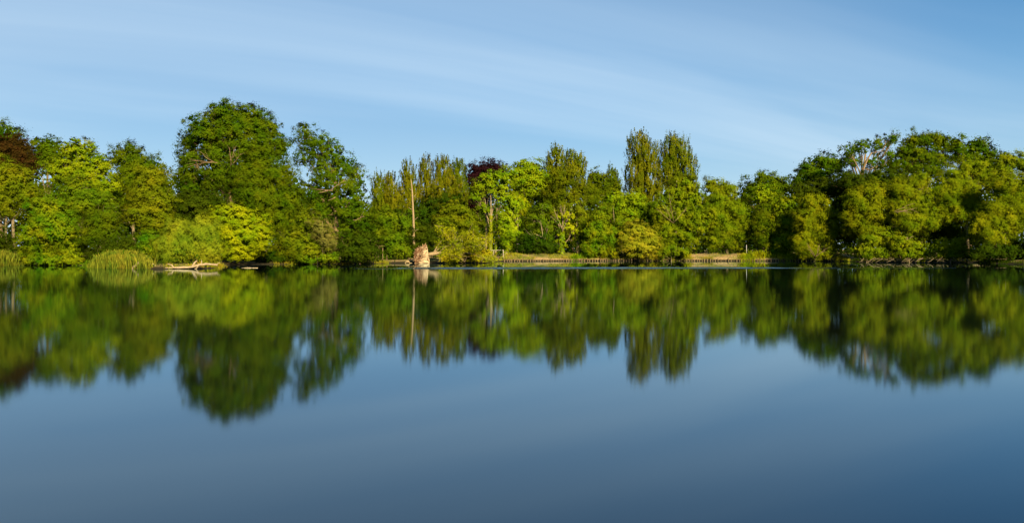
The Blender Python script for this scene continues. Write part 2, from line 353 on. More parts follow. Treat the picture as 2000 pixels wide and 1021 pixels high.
def tree(kind, name, label, bx, Y, lobes, tr=None, group='trees and bushes on the far shore', cat='tree', top=None, bark=None, mat=None, limbs=True, cov=1.0, ivy=None, fork=0.35):
    """bx: photo column of the stem; lobes: (px, py, rx, ry[, nearer by m]) foliage masses; tr: stem radius m; top: row where the stem ends"""
    k = K[kind]; s = Y / F
    base = px2w(bx, HY, Y); base[2] = gz1(base[0], base[1]) - 0.05
    root = thing(name, label, cat, base, group)
    LB = []
    for lb in lobes:
        if kind == 'poplar': lb = (lb[0], lb[1], lb[2] * 1.22, lb[3]) + tuple(lb[4:])
        off = lb[4] if len(lb) > 4 else rng.uniform(-.25, .25) * lb[2] * s
        yy = Y - off; c = px2w(lb[0], lb[1], yy); ss = yy / F
        LB.append((c - base, np.array([lb[2] * ss, .5 * (lb[2] + lb[3]) * ss * 0.95, lb[3] * ss])))
    lo_ = np.min([c - r for c, r in LB], 0); hi_ = np.max([c + r for c, r in LB], 0); cc_ = (lo_ + hi_) / 2; ex_ = (hi_ - lo_) / 2; quads = []; tips = []
    for c, r in LB:
        apx = pi * r[0] * r[2] / s ** 2
        nleaf = int(apx * k['cov'] * cov * DENS / (0.32 * k['L'] * k['W'] * LS * LS)); nl = k['nl']; ncl = max(5, nleaf // nl)
        def heads(n):
            D = unit(rng.normal(size=(n * 6 + 20, 3)))
            return D[rng.random(len(D)) < (0.55 - 0.45 * D[:, 1] + 0.12 * D[:, 2])][:n]
        if kind == 'poplar':
            D = heads(ncl); ncl = len(D)
            rad = k['inn'] + (1 - k['inn']) * rng.random(ncl) ** 0.6
            st = rng.random(ncl) < k['stray']; rad[st] += rng.random(st.sum()) * 0.22
            C = c + D * r * rad[:, None]; rc = k['rc'] * s * rng.uniform(.55, 1.35, ncl); LD = D
        else:
            # boughs: spaced masses on the shell of the lobe, each a cluster of leaf clumps
            rb = min(k['rc'] * 1.2 * s, .62 * min(r[0], r[2]))
            nb = max(5, int(round(2.1 * (r[0] * r[2]) / rb ** 2)))
            cand = heads(nb * 7); got = [0]; dm = np.full(len(cand), 1e9); cp = cand * r
            while len(got) < min(nb, len(cand)):
                dm = np.minimum(dm, np.linalg.norm(cp - cp[got[-1]], axis=1)); got.append(int(np.argmax(dm + rng.random(len(dm)) * rb * .5)))
            BD = cand[got]; nb = len(BD)
            brad = k['inn'] + .12 + (.92 - k['inn']) * rng.random(nb) ** .7; st = rng.random(nb) < k['stray']; brad[st] += .16 * rng.random(st.sum())
            bw = rb * rng.uniform(.62, 1.25, nb)
            bi = rng.choice(nb, ncl, p=bw ** 2 / np.sum(bw ** 2))
            q_ = unit(rng.normal(size=(ncl, 3)) + .75 * BD[bi] + np.array([0, -.15, .35]))
            st2 = np.array([k['st'][0], k['st'][0], k['st'][1]])
            C = c + BD[bi] * r * brad[bi][:, None] + q_ * (bw[bi] * rng.uniform(.45, 1.0, ncl))[:, None] * st2
            D = unit(q_ * .8 + BD[bi] * .5); rc = bw[bi] * rng.uniform(.4, .75, ncl)
            nf = int(ncl * k.get('fill', .48)); FD = heads(nf); nf = len(FD)      # looser leaves between the boughs
            C[:nf] = c + FD * r * rng.uniform(k['inn'] - .1, .98, nf)[:, None]; D[:nf] = FD; LD = BD[bi]; LD[:nf] = FD; rc[:nf] = k['rc'] * s * rng.uniform(.5, 1.0, nf)
        bur = np.zeros(len(C), bool)          # drop clumps buried inside a neighbouring mass
        for c2, r2 in LB:
            if c2 is c: continue
            bur |= np.sum(((C - c2) / r2) ** 2, 1) < 0.30
        C = C[~bur]; D = D[~bur]; LD = LD[~bur]; rc = rc[~bur]; tips.append(C)
        if len(C) == 0: continue
        Q = unit(rng.normal(size=(len(C), nl, 3)) + 0.6 * D[:, None] + np.array([0, 0, .15]))
        rr = np.abs(rng.normal(0, .62, (len(C), nl, 1)))
        st2 = np.array([k['st'][0], k['st'][0], k['st'][1]])
        Pp = C[:, None] + Q * rr * rc[:, None, None] * st2
        if kind == 'poplar':
            tz = rng.uniform(-1, 1, (len(C), nl, 1)); lat = Q * rr * rc[:, None, None] * k['st'][0] * (1.15 - .9 * (tz + 1) / 2); lat[..., 2:] = 0
            Pp = C[:, None] + lat + np.concatenate([D[:, None, :2] * .35 * tz * rc[:, None, None], np.zeros_like(tz)], -1) + tz * rc[:, None, None] * np.array([0, 0, k['st'][1]])
        Pp = Pp.reshape(-1, 3); Qf = Q.reshape(-1, 3); Df = np.repeat(D, nl, 0); Lf = np.repeat(LD, nl, 0)
        Cf = unit((Pp - cc_) / ex_); nn = unit(Qf * .2 + Df * .45 + Lf * .55 + Cf * .6 + np.array([0, 0, .08]) + rng.normal(0, .25, Qf.shape))
        dd = unit(rng.normal(size=Qf.shape) + Qf * 0.6 + np.array([0, 0, k['up'] * 1.6]))
        sz = rng.uniform(.65, 1.25, len(Pp))
        ok = Pp[:, 2] + base[2] > 0.04
        quads.append(leaves(Pp[ok], nn[ok], dd[ok], (k['L'] * LS * s * sz)[ok], (k['W'] * LS * s * sz)[ok]))
    if k['inn'] > .45 and kind != 'sparse':         # larger shaded leaves deep inside, so that little sky shows through
        for c, r in LB:
            n_ = int(pi * r[0] * r[2] / s ** 2 * 1.5 * min(cov, 1) / (0.32 * k['L'] * max(k['W'], 2.0) * 5)) + 4
            D = unit(rng.normal(size=(n_, 3))); Pi = c + D * r * (.72 * rng.random(n_) ** .45)[:, None]; Pi = Pi[Pi[:, 2] + base[2] > .1]; n_ = len(Pi)
            quads.append(leaves(Pi, unit(rng.normal(size=(n_, 3)) * .6 + np.array([0, -.7, .3])), rng.normal(size=(n_, 3)), k['L'] * 2.0 * s * rng.uniform(.7, 1.3, n_), max(k['W'], 2.0) * 2.2 * s * rng.uniform(.7, 1.3, n_)))
    quads = np.concatenate(quads); NLEAF[0] += len(quads)
    obj('crown', quads_mesh('crown', quads), mat or k['m'], root)
    # stem
    ctr = np.mean([c for c, r in LB], 0); topz = max(c[2] + 0.5 * r[2] for c, r in LB)
    if top is not None: topz = px2w(bx, top, Y)[2] - base[2]
    if tr is None: tr = 0.011 * topz + 0.05
    bk = bark or k['bark']
    tp = np.array([ctr[0] * fork, ctr[1] * .3, topz])
    sp_ = curve((0, 0, -0.15), tp, rng.normal(0, .02 * topz, 3) * [1, 1, 0], 8, tr * .15)
    T = Tubes(); T.tube(sp_, tr * np.linspace(1.15, .35, 8) * [1.35, 1, 1, 1, 1, 1, 1, 1], 8)
    obj('trunk', T.mesh('trunk'), bk, root)
    if ivy:
        lo, hi, dens = ivy; n = int(dens * 900)
        q = rng.random(n); i = np.clip((q * (hi - lo) + lo) * 7, 0, 6.999); a = i.astype(int); f = (i - a)[:, None]
        c0 = sp_[a] * (1 - f) + sp_[a + 1] * f; th = rng.uniform(0, 2 * pi, n)
        nd_ = np.stack([np.cos(th), np.sin(th), 0.2 * np.ones(n)], 1); rr = tr * (1.05 + .7 * rng.random(n))
        P_ = c0 + nd_ * rr[:, None]
        obj('ivy', quads_mesh('ivy', leaves(P_, unit(nd_ + rng.normal(0, .35, nd_.shape)), rng.normal(size=nd_.shape), np.full(n, 2.2 * s), np.full(n, 1.8 * s))), 'ivy', root)
    if limbs:
        for (c, r), C in zip(LB, tips):
            hz = np.clip(c[2] * rng.uniform(.45, .7), 0.1, topz * .92); j = hz / topz * 7; a = int(min(j, 6)); f = j - a
            st0 = sp_[a] * (1 - f) + sp_[a + 1] * f
            T = Tubes(); lr = tr * rng.uniform(.35, .5)
            P_ = curve(st0, c + np.array([0, 0, .2]) * r, (0, -.1 * r[1], -.25 * r[2]), 6, .04 * r[0]); T.tube(P_, lr * np.linspace(1, .35, 6), 5)
            m_ = min(len(C), 12)
            for q in rng.choice(len(C), m_, replace=False) if len(C) else []:
                w0 = P_[rng.integers(2, 6)]
                tw = curve(w0, C[q], (0, 0, .12 * np.linalg.norm(C[q] - w0)), 4, .03 * r[0]); T.tube(tw, np.linspace(lr * .35, .012, 4), 3, False)
            obj('limb', T.mesh('limb'), bk, root)
    return root
def bare(root, Y, spans, r0=.10, mat='pale_bark'):
    """leafless limbs that show against the leaves of a tree; spans are photo start/end points at distance Y"""
    B = np.array(root.location)
    for (a, b, c, d) in spans:
        T = Tubes(); A = px2w(a, b, Y) - B; C = px2w(c, d, Y - rng.uniform(-.3, .8)) - B
        T.tube(curve(A, C, rng.normal(0, .12, 3), 6, .03), np.linspace(r0 * .8, .02, 6), 5)
        for _ in range(4):
            w0 = A + (C - A) * rng.uniform(.4, .95); T.tube(curve(w0, w0 + (C - A) * .3 + rng.normal(0, .3, 3), (0, 0, .05), 4), np.linspace(.03, .01, 4), 3, False)
        obj('bare_limb', T.mesh('bare_limb'), mat, root)
# ------------------------------------------------------------------ far left shore
tree('oak', 'oak_tree', 'dark green tree crown above the bronze tree at the far left', 5, 150, [(0, 268, 42, 30), (-50, 265, 50, 40), (-30, 320, 60, 50)])
tree('bronze', 'beech_tree', 'bronze brown leaved tree at the far left edge', 28, 138, [(35, 295, 36, 32), (5, 300, 35, 35), (55, 320, 25, 25), (25, 340, 45, 30)])
tree('oak', 'oak_tree', 'small flat topped green crown between the bronze tree and bright sycamore', 95, 140, [(95, 290, 30, 22), (75, 310, 22, 22), (108, 318, 30, 25)])
tree('sycamore', 'sycamore_tree', 'bright yellow green broad tree, tallest left of the big rounded oak', 155, 120, [(152, 298, 38, 28), (188, 328, 38, 30), (122, 335, 38, 32), (160, 360, 52, 34), (205, 375, 34, 32)])
tree('ash', 'ash_tree', 'dark green round topped tree right of the bright sycamore', 262, 126, [(250, 308, 38, 28), (290, 332, 36, 28), (318, 365, 24, 30), (255, 350, 40, 30), (240, 395, 40, 40)])
tree('olive', 'field_maple_tree', 'olive tree at the left picture edge over a dark hollow', 10, 106, [(35, 358, 42, 34), (5, 345, 40, 40), (62, 385, 30, 32), (12, 400, 40, 34), (-50, 390, 60, 60)], cov=.9)
tree('olive', 'elder_tree', 'loose olive tree behind the tall rounded waterside bush', 160, 104, [(145, 375, 40, 32), (178, 400, 40, 34), (140, 410, 40, 32), (205, 418, 30, 26)], cov=.8)
tree('mixed', 'bush', 'tall rounded bush at the waterside left of the broad reed stand', 100, 99.5, [(92, 412, 48, 36), (115, 452, 52, 40), (68, 462, 36, 40), (140, 488, 36, 30), (80, 496, 46, 24), (112, 500, 46, 18)], cat='bush')
tree('ash', 'ash_tree', 'dark drooping ash beside the tall rounded bush', 198, 97, [(198, 432, 36, 30), (180, 462, 28, 26), (212, 456, 24, 26)], cov=.85)
tree('olive', 'alder_tree', 'layered olive tree standing left of the big rounded oak', 298, 103, [(300, 345, 28, 22), (285, 378, 40, 30), (312, 395, 36, 30), (278, 420, 40, 28), (315, 440, 32, 30)])
tree('holly', 'bush', 'dark leaved bush standing in for shade in the hollow at the left edge', -10, 101, [(-20, 470, 40, 34), (10, 478, 22, 22)], cat='bush', cov=.6)  # the hollow is only shade, painted here by the dark leaf colour
tree('mixed', 'bush', 'loose yellow green bush above the reeds', 290, 88, [(292, 468, 26, 22), (320, 480, 26, 24), (300, 494, 38, 22)], cat='bush')
tree('pale_willow', 'willow_bush', 'pale feathery willow bush behind the bleached driftwood', 372, 84, [(350, 450, 26, 26), (396, 452, 30, 28), (335, 482, 36, 28), (378, 482, 42, 30), (412, 486, 26, 28), (340, 500, 30, 16)], cat='bush')
tree('hawthorn', 'hawthorn_bush', 'dense yellow green rounded hawthorn below the big oak', 465, 102, [(450, 422, 48, 24), (490, 438, 40, 28), (430, 450, 36, 30), (470, 465, 58, 36), (505, 468, 28, 32), (455, 492, 50, 20)], cat='bush')
tree('olive', 'bush', 'scrubby yellow olive bush with dead twigs right of the rounded hawthorn', 600, 107, [(600, 440, 34, 30), (570, 475, 36, 30), (630, 470, 30, 32), (595, 490, 56, 24), (550, 492, 20, 20)], cat='bush')
tree('sparse', 'dead_bush', 'bare pale twigs and few leaves between the scrubby bush and airy oak', 628, 105.5, [(625, 445, 26, 26), (640, 475, 20, 22)], cat='bush', tr=.05)
# ------------------------------------------------------------------ the big oak group
host = tree('oak', 'oak_tree', 'tallest broad rounded oak with bare pale limbs showing', 455, 134, [(440, 224, 40, 27), (488, 232, 36, 28), (398, 258, 40, 32), (452, 262, 46, 32), (516, 256, 36, 30), (542, 288, 26, 28), (370, 278, 22, 18),
     (420, 298, 40, 26), (492, 298, 44, 34), (372, 312, 30, 18), (366, 345, 26, 28), (430, 345, 48, 30), (480, 350, 50, 36), (380, 378, 40, 28)], tr=.5, top=290, cov=1.1)
bare(host, 127.5, [(425, 318, 370, 312), (420, 318, 392, 296), (415, 317, 380, 322), (452, 322, 448, 288), (450, 326, 460, 286), (455, 320, 470, 300)], .065, 'oak_bark')
tree('ash', 'ash_tree', 'dark windblown domed tree in front of the big oak', 520, 119, [(512, 308, 36, 26), (488, 345, 44, 34), (542, 345, 40, 36), (510, 390, 56, 36), (566, 400, 30, 40), (548, 440, 44, 34), (490, 415, 40, 30)])
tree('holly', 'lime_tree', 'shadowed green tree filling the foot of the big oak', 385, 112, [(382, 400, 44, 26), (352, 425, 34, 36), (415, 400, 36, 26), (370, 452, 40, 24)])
host = tree('airy_oak', 'oak_tree', 'ragged open oak with sky gaps right of the tallest oak', 655, 121, [(594, 262, 22, 22), (622, 280, 28, 24), (650, 300, 28, 24), (600, 305, 26, 24), (672, 325, 30, 22), (632, 332, 34, 24), (698, 342, 20, 18),
     (655, 362, 46, 22), (610, 372, 30, 22), (700, 380, 20, 24), (660, 402, 50, 28), (625, 420, 34, 28), (700, 425, 38, 30), (690, 455, 46, 28)], tr=.4, top=330, cov=1.3)
bare(host, 117.5, [(650, 372, 612, 369), (645, 371, 674, 352), (640, 373, 624, 377), (655, 385, 640, 392), (690, 430, 710, 422), (668, 470, 676, 482)], .09, 'oak_bark')
tree('oak', 'oak_sapling', 'dark green low oak boughs drooping to the water left of the grey fence', 703, 107.5, [(705, 478, 36, 26), (685, 495, 36, 20), (722, 498, 20, 17)], cat='bush', mat='holly')
# ------------------------------------------------------------------ poplars of the middle
tree('poplar', 'poplar_tree', 'short poplar nearest the ragged open oak', 748, 146, [(742, 375, 15, 40), (752, 405, 18, 40), (735, 420, 14, 34)], tr=.22, top=362)
tree('poplar', 'poplar_tree', 'second poplar from the ragged oak with a thin pale trunk', 768, 145, [(764, 370, 13, 36), (772, 405, 16, 40), (760, 440, 20, 30)], tr=.22, top=360)
tree('poplar', 'poplar_tree', 'narrow poplar behind the bare dead trunk', 797, 150, [(797, 345, 14, 34), (792, 390, 18, 38), (804, 385, 14, 36), (798, 440, 26, 34)], tr=.24, top=337)
tree('poplar', 'poplar_tree', 'slim upright poplar just right of the bare dead trunk', 832, 152, [(832, 330, 12, 29), (830, 372, 16, 36), (842, 395, 16, 34), (835, 430, 24, 30)], tr=.24, top=326)
tree('poplar', 'poplar_tree', 'thick leafed middle poplar left of the purple beech', 868, 152, [(866, 332, 17, 29), (860, 370, 20, 36), (878, 372, 18, 38), (868, 405, 28, 26)], tr=.28, top=328)
tree('poplar', 'poplar_tree', 'last poplar of the row, touching the purple beech', 896, 153, [(895, 338, 16, 29), (898, 375, 16, 36), (888, 395, 20, 26)], tr=.25, top=334)
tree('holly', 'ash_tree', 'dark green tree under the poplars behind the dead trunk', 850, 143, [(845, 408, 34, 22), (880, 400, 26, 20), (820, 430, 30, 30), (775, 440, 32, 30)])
tree('copper', 'copper_beech_tree', 'dark purple copper beech between the poplars and chestnut', 948, 166, [(950, 336, 36, 22), (925, 350, 18, 24), (975, 335, 18, 18), (935, 378, 26, 26), (920, 400, 20, 26)])
tree('olive', 'maple_tree', 'rounded olive tree above the fallen tree', 888, 140, [(885, 412, 34, 20), (905, 430, 34, 24), (868, 440, 30, 24), (920, 450, 26, 26)], cat='tree')
tree('mixed', 'bush', 'sunny yellow green bush left of the upturned root plate', 772, 118, [(768, 478, 24, 24), (788, 492, 18, 18), (755, 498, 18, 13)], cat='bush', mat='olive')
tree('olive', 'alder_tree', 'green thicket tree in front of the short poplars', 760, 128, [(755, 432, 26, 26), (785, 440, 26, 28), (770, 465, 34, 24), (808, 465, 22, 26), (735, 462, 20, 26)])
tree('holly', 'bush', 'shaded bush behind the upturned root plate', 835, 122, [(825, 462, 24, 20), (850, 458, 24, 24), (815, 485, 20, 20)], cat='bush')
# ------------------------------------------------------------------ centre
tree('sycamore', 'sycamore_tree', 'flat topped sycamore with tall bare pale trunk', 958, 139, [(955, 350, 26, 14), (938, 366, 22, 14), (985, 348, 20, 16), (970, 368, 28, 15), (930, 385, 16, 10), (985, 390, 18, 14), (945, 408, 16, 10)], tr=.19, top=352, ivy=(.05, .55, 1.2), cov=.95)
tree('sycamore', 'sycamore_tree', 'pale leaning stem beside the tall bare sycamore trunk', 967, 139.6, [(975, 376, 14, 9), (985, 366, 12, 9)], tr=.15, top=368, ivy=(.1, .5, .8), cov=.8, fork=.2)
tree('sycamore', 'horse_chestnut_tree', 'full rounded bright green chestnut right of the purple beech', 1030, 156, [(1030, 332, 32, 22), (1008, 348, 26, 24), (1054, 350, 28, 26), (1030, 365, 36, 26), (1062, 378, 26, 28), (1015, 385, 26, 24)])
tree('poplar', 'poplar_tree', 'feathery poplar top rising right behind the chestnut', 1088, 190, [(1085, 312, 15, 29), (1076, 335, 14, 26), (1090, 345, 18, 28)], tr=.3, top=312)
tree('poplar', 'poplar_tree', 'feathery right hand twin of the poplar behind the chestnut', 1118, 192, [(1115, 316, 14, 24), (1130, 322, 13, 26), (1122, 345, 20, 28)], tr=.3, top=318)
tree('ash', 'ash_tree', 'open green ash with rising thin branches in front of the feathery poplars', 1100, 147, [(1098, 352, 32, 20), (1080, 378, 26, 24), (1112, 385, 32, 26), (1092, 408, 30, 24), (1135, 370, 16, 22)], cov=.8)
tree('poplar', 'poplar_tree', 'spiky young poplar left of the two tall poplars', 1196, 165, [(1196, 346, 10, 24), (1188, 362, 12, 26), (1204, 368, 10, 22)], tr=.2, top=350, mat='ash')
tree('oak', 'oak_tree', 'dark green tree between the feathery and tall poplars', 1165, 158, [(1162, 352, 20, 22), (1180, 372, 24, 24), (1155, 385, 22, 28), (1195, 392, 26, 22)])
tree('poplar', 'poplar_tree', 'left of the two tallest poplars', 1255, 218, [(1246, 290, 20, 36), (1262, 310, 24, 40), (1240, 340, 20, 36), (1268, 350, 22, 40), (1250, 380, 28, 30), (1276, 385, 18, 30)], tr=.5, top=284, cov=1.0)
tree('poplar', 'poplar_tree', 'right of the two tallest poplars', 1318, 219, [(1310, 292, 18, 34), (1328, 305, 20, 40), (1342, 335, 18, 38), (1308, 340, 20, 40), (1330, 365, 28, 34), (1296, 330, 11, 40), (1352, 375, 10, 24)], tr=.5, top=288, cov=1.0)
tree('sycamore', 'sycamore_tree', 'bright green layered tree below the tallest poplars', 1215, 146, [(1200, 386, 28, 18), (1235, 392, 30, 20), (1212, 410, 36, 18), (1252, 418, 26, 20), (1220, 432, 36, 16), (1186, 405, 18, 20)])
tree('yellow', 'ivy_tree', 'yellow green ivy column on a short stem right of the bare sycamore trunk', 988, 138.8, [(990, 428, 20, 24), (984, 452, 17, 20), (1002, 450, 16, 24), (1006, 402, 17, 17), (990, 476, 11, 16)], tr=.3, top=440, ivy=(.0, .7, 1.5), mat='ivy')
tree('yellow', 'maple_tree', 'small golden crowned tree below the chestnut', 1010, 145, [(1005, 388, 16, 14), (1020, 402, 16, 16), (1000, 410, 18, 16)], tr=.15)
host = tree('sparse', 'dead_tree', 'half bare olive tree with long pale twigs over the path', 1060, 139.2, [(1048, 432, 28, 20), (1072, 440, 24, 20), (1055, 462, 30, 16), (1058, 408, 14, 18)], tr=.16, mat='olive', cov=.9)
bare(host, 137.6, [(1062, 472, 1030, 455), (1064, 468, 1045, 456), (1062, 474, 1038, 476), (1062, 470, 1056, 430), (1062, 470, 1070, 445)])
host = tree('ivy', 'ivy_tree', 'forked ivy clad trunk with bright leaves above the path', 1098, 138.6, [(1086, 422, 15, 18), (1112, 420, 16, 20), (1104, 448, 17, 20), (1092, 476, 13, 18), (1120, 455, 13, 20)], tr=.26, top=425, ivy=(0, .95, 1.8), cov=.55)
bare(host, 138, [(1098, 448, 1082, 410), (1098, 445, 1104, 400), (1098, 452, 1116, 415), (1096, 444, 1076, 422), (1099, 440, 1095, 402)], .12)
tree('olive', 'birch_tree', 'thin pale birch with sparse leaves right of the forked ivy trunk', 1134, 140, [(1130, 405, 16, 22), (1142, 432, 16, 24), (1132, 455, 16, 22)], tr=.13, top=395, cov=.6)
tree('sparse', 'dead_tree', 'sparse half bare stem between the open ash and spiky young poplar', 1128, 149, [(1126, 365, 9, 13), (1138, 362, 8, 14)], tr=.2, top=352, cov=.6)
tree('holly', 'holly_bush', 'dark green holly at the path edge right of the ivy column', 1038, 138.6, [(1030, 470, 24, 18), (1056, 476, 24, 17), (1078, 482, 16, 13), (1024, 485, 20, 11), (1046, 488, 22, 9)], cat='bush')
tree('mixed', 'alder_bush', 'tall mid green bush at the water right of the path', 1168, 137, [(1172, 428, 18, 24), (1160, 455, 26, 26), (1190, 462, 24, 28), (1150, 485, 24, 20), (1182, 492, 30, 15), (1150, 498, 20, 9)], cat='bush')
tree('hawthorn', 'willow_bush', 'rounded glowing yellow green bush in the middle of the bank', 1248, 136.7, [(1245, 452, 30, 20), (1225, 470, 26, 24), (1268, 468, 24, 24), (1250, 488, 42, 18)], cat='bush', mat='pale_willow')
tree('mixed', 'bush', 'low leafy bush spilling towards the bare earth bank', 1312, 136.5, [(1305, 486, 22, 14), (1330, 493, 18, 11), (1290, 494, 18, 12)], cat='bush', mat='willow')
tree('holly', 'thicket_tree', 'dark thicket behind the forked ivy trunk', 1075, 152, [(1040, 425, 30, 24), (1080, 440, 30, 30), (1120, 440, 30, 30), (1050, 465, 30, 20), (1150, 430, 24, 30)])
tree('olive', 'hazel_tree', 'olive hazel rising behind the two middle bushes', 1205, 143, [(1178, 412, 18, 20), (1210, 445, 26, 18), (1160, 425, 18, 20)], cov=.8)
host = tree('yellow', 'willow_tree', 'rounded sunlit willow below the right hand tallest poplar', 1322, 142, [(1338, 362, 24, 18), (1315, 385, 32, 24), (1352, 392, 26, 26), (1285, 412, 28, 26), (1325, 425, 40, 28), (1360, 435, 28, 30), (1295, 455, 34, 28), (1340, 465, 36, 26), (1280, 470, 22, 20)], mat='willow')
bare(host, 138.2, [(1316, 436, 1285, 410), (1316, 432, 1308, 390), (1316, 434, 1340, 408), (1310, 430, 1300, 402)], .05, 'oak_bark')
tree('willow', 'willow_tree', 'windblown willow left of the dark round tree above the earth bank', 1420, 142.5, [(1388, 362, 16, 14), (1416, 372, 22, 18), (1400, 400, 32, 26), (1434, 412, 30, 28), (1385, 430, 26, 28), (1445, 448, 24, 32), (1412, 452, 34, 28), (1395, 475, 26, 16), (1435, 480, 30, 14)])
# ------------------------------------------------------------------ right
tree('oak', 'oak_tree', 'dark rounded tree in the dip before the right hand oaks', 1498, 166, [(1498, 354, 32, 18), (1470, 372, 26, 22), (1524, 368, 22, 20), (1500, 385, 36, 24), (1458, 385, 14, 18)])
tree('sycamore', 'maple_tree', 'small bright green crown in front of the dark rounded tree', 1490, 150, [(1490, 374, 18, 14), (1482, 388, 20, 14), (1500, 392, 16, 14)])
tree('ash', 'birch_tree', 'green birch with thin pale stem beside the slim pale post', 1490, 139.5, [(1492, 415, 20, 24), (1478, 438, 16, 22), (1505, 445, 20, 28), (1490, 470, 20, 22)], tr=.07, bark='pale_bark', cov=.9)
tree('mixed', 'alder_tree', 'shaded green alder between birch and feathery willow', 1535, 139, [(1530, 405, 24, 24), (1520, 435, 20, 26), (1545, 440, 20, 30), (1530, 475, 26, 22), (1515, 490, 22, 16)])
host = tree('willow', 'willow_tree', 'conical feathery sunlit willow touching the water', 1592, 133, [(1585, 398, 22, 20), (1605, 420, 28, 26), (1570, 430, 24, 28), (1622, 450, 24, 26), (1592, 455, 34, 30), (1566, 475, 24, 26), (1615, 482, 30, 22), (1585, 493, 36, 14)])
bare(host, 130.0, [(1592, 502, 1575, 475), (1592, 502, 1600, 480), (1590, 500, 1580, 488), (1594, 501, 1612, 486)], .04, 'oak_bark')
tree('oak', 'oak_tree', 'lowest left oak of the right hand skyline', 1605, 176, [(1605, 318, 30, 17), (1578, 335, 22, 18), (1630, 325, 24, 18), (1600, 345, 40, 20), (1560, 355, 18, 16)])
tree('holly', 'lime_tree', 'dark tree under the left oak of the right skyline', 1590, 156, [(1560, 375, 26, 22), (1600, 372, 30, 24), (1640, 370, 30, 24), (1655, 400, 24, 26)])
host = tree('airy_oak', 'oak_tree', 'open oak with tan forked trunk on the right skyline', 1684, 164, [(1656, 294, 20, 12), (1682, 286, 22, 13), (1712, 284, 22, 14), (1742, 276, 16, 15), (1660, 316, 24, 13), (1735, 305, 18, 14), (1705, 322, 26, 12)], tr=.42, top=300, cov=1.2)
for pts_, r_ in (([(1684, 420), (1683, 345), (1688, 325), (1696, 308), (1703, 298)], .25), ([(1683, 345), (1676, 328), (1670, 316), (1664, 306)], .14), ([(1690, 330), (1700, 332), (1708, 326)], .12), ([(1700, 300), (1722, 295), (1730, 282), (1728, 274)], .08)):
    T = Tubes(); PP = np.array([px2w(a, b, 160.5) - np.array(host.location) for a, b in pts_]); T.tube(PP, np.linspace(r_, r_ * .4, len(PP)), 8); obj('limb', T.mesh('limb'), 'oak_bark', host)
tree('oak', 'oak_tree', 'dense clumped oak in the middle of the right skyline', 1800, 166, [(1782, 278, 22, 18), (1812, 272, 24, 15), (1838, 280, 20, 18), (1768, 300, 18, 20), (1800, 302, 34, 20), (1830, 312, 26, 18), (1745, 325, 20, 20), (1780, 328, 26, 16), (1822, 332, 24, 14)], tr=.26)
tree('oak', 'oak_tree', 'rounded oak right of the dense clumped skyline oak', 1895, 168, [(1865, 285, 18, 18), (1908, 286, 28, 18), (1880, 308, 30, 20), (1930, 308, 18, 18), (1915, 325, 30, 18)], tr=.26)
tree('olive', 'oak_tree', 'olive topped tree at the right end of the skyline', 1975, 160, [(1965, 312, 26, 16), (1998, 320, 24, 18), (1950, 335, 30, 18), (2030, 320, 30, 22)])
tree('holly', 'maple_tree', 'shadowed tree under the tan forked oak', 1690, 150, [(1660, 355, 36, 20), (1710, 350, 36, 20), (1755, 350, 30, 20), (1690, 375, 40, 20)])
tree('willow', 'willow_tree', 'sunlit willow below the tan forked oak', 1690, 128, [(1702, 375, 28, 22), (1672, 392, 26, 26), (1700, 410, 34, 28), (1668, 430, 26, 26), (1735, 385, 20, 22), (1690, 450, 34, 24)])
host = tree('willow', 'willow_tree', 'green willow with a bare slanting branch above the low shore bushes', 1770, 126, [(1762, 372, 30, 24), (1795, 352, 26, 18), (1790, 395, 34, 26), (1752, 410, 26, 24), (1810, 430, 36, 26), (1770, 440, 30, 22)])
bare(host, 123.2, [(1746, 414, 1775, 400), (1748, 415, 1782, 408), (1750, 416, 1770, 412)], .05, 'oak_bark')
tree('willow', 'willow_tree', 'large domed windblown willow under the rounded oaks', 1890, 128, [(1900, 328, 36, 18), (1862, 350, 36, 22), (1930, 348, 34, 24), (1840, 375, 32, 24), (1885, 382, 42, 28), (1860, 410, 36, 26), (1905, 420, 32, 24)])
tree('willow', 'willow_tree', 'willow crown filling the right picture edge', 1985, 122, [(1962, 362, 32, 24), (1998, 370, 30, 30), (1975, 400, 36, 26), (2040, 390, 50, 50), (2010, 430, 30, 34)])
tree('willow', 'willow_tree', 'yellow green willow overhanging the dark water at the right edge', 1945, 112, [(1948, 408, 28, 22), (1925, 432, 26, 24), (1962, 438, 34, 28), (1935, 462, 32, 24), (1968, 470, 24, 18), (1905, 450, 18, 16)])
tree('mixed', 'willow_bush', 'low sunny bush at the left end of the tangled shore branches', 1692, 120, [(1700, 470, 22, 20), (1685, 490, 22, 15), (1725, 465, 24, 22), (1720, 494, 26, 13), (1700, 500, 26, 9)], cat='bush', mat='willow')
tree('mixed', 'willow_bush', 'low sunny bush in the middle of the tangled shore branches', 1775, 119, [(1755, 476, 24, 18), (1785, 482, 26, 16), (1765, 497, 34, 11), (1800, 498, 20, 10)], cat='bush', mat='willow')
tree('mixed', 'willow_bush', 'low sunny bush at the right end of the tangled shore branches', 1855, 117.5, [(1840, 484, 22, 15), (1870, 484, 24, 17), (1855, 499, 34, 9), (1888, 499, 18, 10)], cat='bush', mat='willow')
tree('holly', 'thicket_tree', 'shaded thicket behind the low shore bushes', 1790, 134, [(1720, 440, 34, 28), (1780, 455, 40, 26), (1840, 455, 36, 26), (1890, 460, 36, 26), (1660, 455, 24, 30), (1940, 490, 40, 22)], cov=.8)
tree('holly', 'bush', 'dark leaved bush standing in for shade over the water at the right picture edge', 1965, 110.5, [(1930, 492, 34, 16), (1975, 495, 36, 18), (2030, 480, 50, 34), (1910, 500, 22, 11)], cat='bush')  # added in the dark void at the waterline; leaf colour carries its shade
